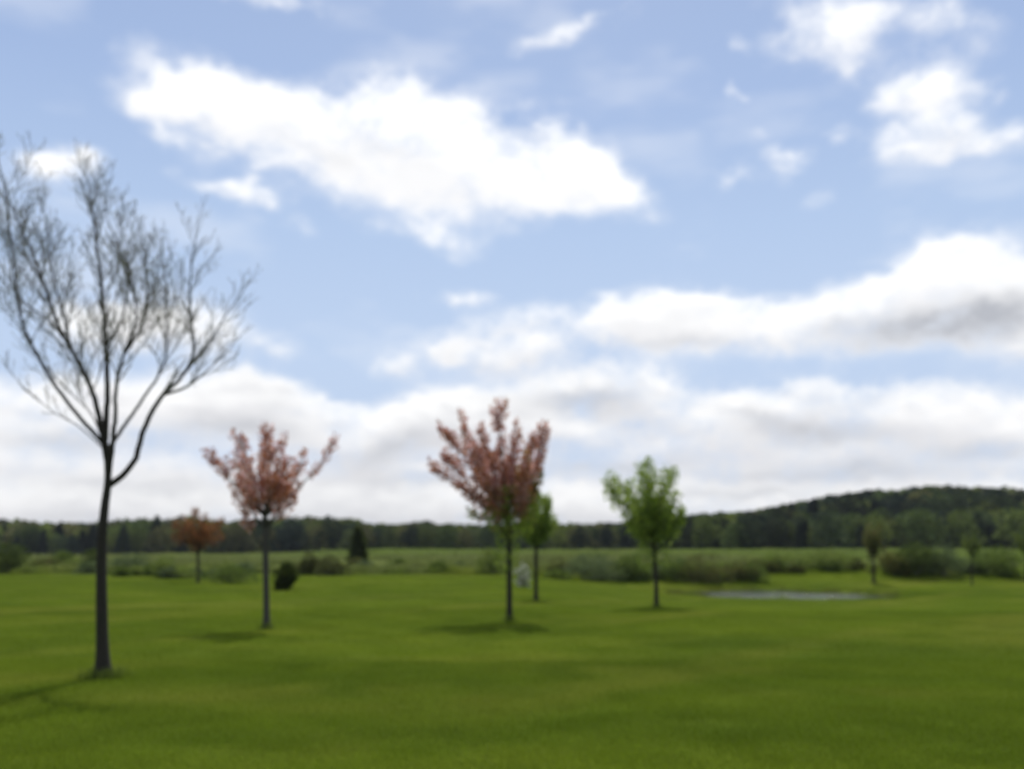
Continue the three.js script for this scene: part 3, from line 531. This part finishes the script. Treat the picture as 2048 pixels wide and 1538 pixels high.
// ───────────────────────── woods on the skyline ─────────────────────────
function woodTree(seed, kind) {       // a unit tree, one metre tall, as leaf sprays on lobes round a stem
  const r = rng(seed), L = new Leaves(), lobes = [], n = kind === 'fir' ? 10 : 11;
  for (let i = 0; i < n; i++) {
    const a = i * 2.4 + r(), t = i / (n - 1);
    if (kind === 'fir') lobes.push([0, 0.12 + 0.82 * t, 0, 0.23 * (1 - 0.85 * t), 0.07]);
    else lobes.push([Math.cos(a) * 0.24 * (1 - 0.5 * t) * (0.6 + 0.6 * r()), 0.26 + 0.6 * t, Math.sin(a) * 0.24 * (1 - 0.5 * t) * (0.6 + 0.6 * r()), 0.20 - 0.08 * t + 0.05 * r(), 0.13 + 0.04 * r()]);
  }
  for (let i = 0; i < 760; i++) {
    const [x, y, z, lr, lh] = lobes[Math.floor(r() * lobes.length)], v = V(r() - 0.5, r() - 0.5, r() - 0.5).normalize(), q = 0.72 + 0.4 * r();
    L.add(V(x + v.x * lr * q, Math.max(0.05, y + v.y * lh * q), z + v.z * lr * q), 0.055 + 0.05 * r(), v.add(V(0, 0.2, 0)), r, [1, 1, 1], 0.75);
  }
  const stem = tubeGeometry([V(0, -0.04, 0), V(0.01, 0.3, 0), V(0, 0.8, 0.01)], [0.018, 0.014, 0.006], 5).toNonIndexed(); stem.deleteAttribute('uv');
  stem.setAttribute('color', new THREE.Float32BufferAttribute(new Array(stem.attributes.position.count * 3).fill(0.5), 3));
  return mergeGeometries([L.geometry(), stem]);
}
const woodKinds = [woodTree(71), woodTree(72), woodTree(73), woodTree(74, 'fir')];
const skyline = [[-300, 1046], [0, 1043], [100, 1050], [200, 1048], [280, 1040], [350, 1036], [450, 1046], [550, 1041], [640, 1038], [695, 1041], [725, 1050], [800, 1053], [838, 1046], [862, 1046], [885, 1051], [960, 1053], [1150, 1051], [1250, 1049], [1300, 1047], [1360, 1041], [1400, 1033], [1500, 1027], [1560, 1015], [1650, 1000], [1700, 990], [1750, 985], [1800, 985], [1850, 977], [1900, 974], [1950, 977], [2048, 983], [2400, 990]];
const skyY = (px) => { let i = 0; while (i < skyline.length - 2 && px > skyline[i + 1][0]) i++; const [a, b] = skyline[i], [c, e] = skyline[i + 1]; return lerp(b, e, clamp((px - a) / (c - a))); };
function wood(label, px0, px1, near, far, gap, seed, palette) {
  const r = rng(seed), root = new THREE.Group(); root.name = numbered('woodland'); scene.add(root); tag(root, label, 'wood', null, 'stuff');
  const lists = woodKinds.map(() => []);
  for (let d = near; d < far; d += gap * 0.9) {
    const x0 = (px0 - 1024) / F * d, x1 = (px1 - 1024) / F * d;
    for (let x = x0; x < x1; x += gap) {
      const xx = x + (r() - 0.5) * gap * 0.9, dd = d + (r() - 0.5) * gap * 0.9, y = height(xx, -dd), px = 1024 + xx / dd * F * 1.012, ray = rayOf(px, skyY(px));
      const top = EYE + ray.y / -ray.z * dd, most = top - y, depth = (dd - near) / (far - near);
      let hgt = Math.min(most * (0.94 + 0.1 * r()), 9 + 5 * r());
      if (depth < 0.3) hgt = Math.min(hgt, (5.5 + 4.5 * r()));
      if (hgt < 3) continue;
      const fir = r() < palette.fir, k = fir ? 3 : Math.floor(r() * 3);
      lists[k].push([xx, y, dd, hgt, r() * 6.283, fir ? 0.8 + 0.3 * r() : 0.95 + 0.5 * r(), fir ? palette.dark : palette.tones[Math.floor(r() * palette.tones.length)], 0.65 + 0.8 * r()]);
    }
  }
  const m4 = new THREE.Matrix4(), q = new THREE.Quaternion(), col = new THREE.Color(); let total = 0;
  lists.forEach((list, k) => {
    if (!list.length) return;
    const im = finish(new THREE.InstancedMesh(woodKinds[k], M.far, list.length)); im.name = k === 3 ? 'firs' : ['oaks', 'beeches', 'birches'][k]; im.userData.kind = 'stuff';
    list.forEach(([x, y, d, hgt, a, wd, c, v], i) => { q.setFromAxisAngle(V(0, 1, 0), a); im.setMatrixAt(i, m4.compose(V(x, y, -d), q, V(hgt * wd, hgt, hgt * wd))); im.setColorAt(i, col.setRGB(c[0] * v, c[1] * v, c[2] * v)); });
    root.add(im); total += list.length;
  });
}
const woodTones = [[0.08, 0.112, 0.03], [0.115, 0.15, 0.034], [0.05, 0.07, 0.028], [0.20, 0.24, 0.05], [0.14, 0.14, 0.05], [0.03, 0.046, 0.03]];
wood('dark belt of mixed trees closing off the field behind the bare tree', -260, 740, 286, 345, 6.5, 81, { tones: woodTones, dark: [0.025, 0.036, 0.022], fir: 0.15 });
wood('low far belt of trees behind the broad flowering cherry', 720, 1400, 262, 345, 6.5, 82, { tones: [...woodTones, [0.085, 0.105, 0.035]], dark: [0.025, 0.036, 0.022], fir: 0.12 });
wood('wooded hill of dark trees rising beyond the pond', 1340, 2350, 222, 395, 6.5, 83, { tones: [...woodTones, [0.04, 0.055, 0.02], [0.035, 0.045, 0.02]], dark: [0.02, 0.03, 0.018], fir: 0.2 });

// ───────────────────────── faint haze over the distance ─────────────────────────
scene.fog = new THREE.FogExp2(new THREE.Color().setRGB(0.75, 0.82, 0.95), 0.00009);

// ───────────────────────── grass ─────────────────────────
function tuft(seed, n, rad, len, wid, lean) {
  const r = rng(seed), p = [], c = [];
  for (let i = 0; i < n; i++) {
    const a = r() * 6.283, q = rad * Math.sqrt(-Math.log(1 - 0.97 * r())) * 0.62, x = Math.cos(a) * q, z = Math.sin(a) * q, b = r() * 6.283, l = len * (0.45 + 0.75 * r()), le = lean * l * (0.3 + r()), w = wid * (0.7 + 0.6 * r()), sx = -Math.sin(b) * w / 2, sz = Math.cos(b) * w / 2, k = 0.7 + 0.6 * r();
    const mx = x + Math.cos(b) * le * 0.35, mz = z + Math.sin(b) * le * 0.35, tx = x + Math.cos(b) * le, tz = z + Math.sin(b) * le, my = l * 0.6, ty = l * 0.92;
    p.push(x - sx, -0.012, z - sz, x + sx, -0.012, z + sz, mx, my, mz, mx - sx * 0.8, my * 0.9, mz - sz * 0.8, mx + sx * 0.8, my * 0.9, mz + sz * 0.8, tx, ty, tz);
    for (let j = 0; j < 6; j++) c.push(k, k, k);
  }
  const g = new THREE.BufferGeometry(); g.setAttribute('position', new THREE.Float32BufferAttribute(p, 3)); g.setAttribute('color', new THREE.Float32BufferAttribute(c, 3)); g.computeVertexNormals(); return g;
}
M.blade = leafMaterial(0.35);
function scatter(name, label, category, geos, place) {
  const root = new THREE.Group(); root.name = numbered(name); scene.add(root); tag(root, label, category, null, 'stuff');
  const lists = geos.map(() => []); place((k, m) => lists[k % geos.length].push(m));
  const m4 = new THREE.Matrix4(), q = new THREE.Quaternion(), q2 = new THREE.Quaternion(), col = new THREE.Color(), UPV = V(0, 1, 0);
  lists.forEach((list, k) => {
    const im = finish(new THREE.InstancedMesh(geos[k], M.blade, list.length)); im.name = 'blades'; im.userData.kind = 'stuff';
    list.forEach(([x, z, s, sy, a, c], i) => { const e = 0.3, nrm = V(height(x - e, z) - height(x + e, z), 2 * e, height(x, z - e) - height(x, z + e)).normalize(); q.setFromUnitVectors(UPV, nrm); q2.setFromAxisAngle(UPV, a); q.multiply(q2); im.setMatrixAt(i, m4.compose(V(x, height(x, z), z), q, V(s, sy, s))); im.setColorAt(i, col.setRGB(c[0], c[1], c[2])); });
    root.add(im);
  });
}
const inPond = (x, z, k = 1.05) => Math.hypot((x - POND.x) / POND.rx, (z - POND.z) / POND.rz) < k;
scatter('lawn_grass', 'short mown grass covering the lawn', 'grass', [tuft(91, 900, 0.5, 0.038, 0.005, 0.7), tuft(92, 900, 0.5, 0.034, 0.005, 0.8), tuft(93, 900, 0.5, 0.042, 0.0045, 0.6)], (add) => {
  const r = rng(94); let n = 0;
  for (let d = 4.2; d < 72;) { const step = d < 14 ? 0.3 : d < 26 ? 0.46 : 0.75, xm = d * 0.66 + 1.5; for (let x = -xm; x < xm; x += step) { const xx = x + (r() - 0.5) * step, zz = -(d + (r() - 0.5) * step); if (inPond(xx, zz)) continue; const c = lawnTone(xx, zz), v = 1.35 * (0.88 + 0.24 * r()), s = d < 14 ? 0.9 : d < 26 ? 1.15 : 1.6; add(n++, [xx, zz, s, s > 1.2 ? 1.25 : 0.85 + 0.4 * r(), r() * 6.283, [c[0] * v, c[1] * v, c[2] * v]]); } d += step; }
});
scatter('rough_grass', 'tall pale rough grass beyond the mown lawn', 'grass', [tuft(95, 90, 0.55, 0.42, 0.03, 0.5), tuft(96, 90, 0.6, 0.36, 0.03, 0.6)], (add) => {
  const r = rng(97); let n = 0;
  for (let d = 56; d < 250;) { const step = d < 100 ? 1.1 : 1.9, xm = d * 0.68; for (let x = -xm; x < xm; x += step) { const xx = x + (r() - 0.5) * step, zz = -(d + (r() - 0.5) * step), k = fbm(xx * 0.05 + 9, zz * 0.02, 4, 3); if (r() > sstep(0.38, 0.56, k) || d < 58 + 8 * r() || (xx > 6 && d < 80)) continue; const c = lawnTone(xx, zz), v = 1.25 * (0.75 + 0.5 * r()), s = 0.8 + 0.9 * r(); add(n++, [xx, zz, s * (d > 100 ? 1.8 : 1.2), s, r() * 6.283, [c[0] * v, c[1] * v, c[2] * v * 1.1]]); } d += step; }
});
scatter('reeds', 'dull green reeds and sedge growing in the pond margin', 'reeds', [tuft(98, 60, 0.4, 0.55, 0.02, 0.35)], (add) => {
  const r = rng(99);
  for (let i = 0; i < 240; i++) { const a = r() * 6.283, k = 0.86 + 0.4 * r(), x = POND.x + Math.cos(a) * POND.rx * k, z = POND.z + Math.sin(a) * POND.rz * k; if (Math.sin(a) > 0.35 && r() < 0.72) continue; add(0, [x, z, 0.7 + r() * 0.5, 0.5 + 0.6 * r(), r() * 6.283, [0.13 + 0.05 * r(), 0.17 + 0.03 * r(), 0.03]]); }
});
// longer grass left standing round the foot of the trees
[[205, 1360, 'long uncut grass round the foot of the bare tree', 0.34, 90], [533, 1260, 'uncut grass round the foot of the cherry with the long branch', 0.2, 26], [1019, 1244, 'uncut grass round the foot of the broad cherry', 0.2, 26], [1313, 1217, 'uncut grass round the foot of the fresh green tree', 0.24, 26]].forEach(([px, py, label, rad, n], i) => {
  const b = onGround(px, py), g = tuft(200 + i, n * 8, rad, 0.17, 0.008, 0.5), m = leafMaterial(0.35); m.color.setRGB(0.11, 0.155, 0.02);
  const o = mesh(numbered('grass_tuft'), g, m, scene); o.position.copy(b); tag(o, label, 'grass', null, 'stuff');
});

renderer.render(scene, camera);
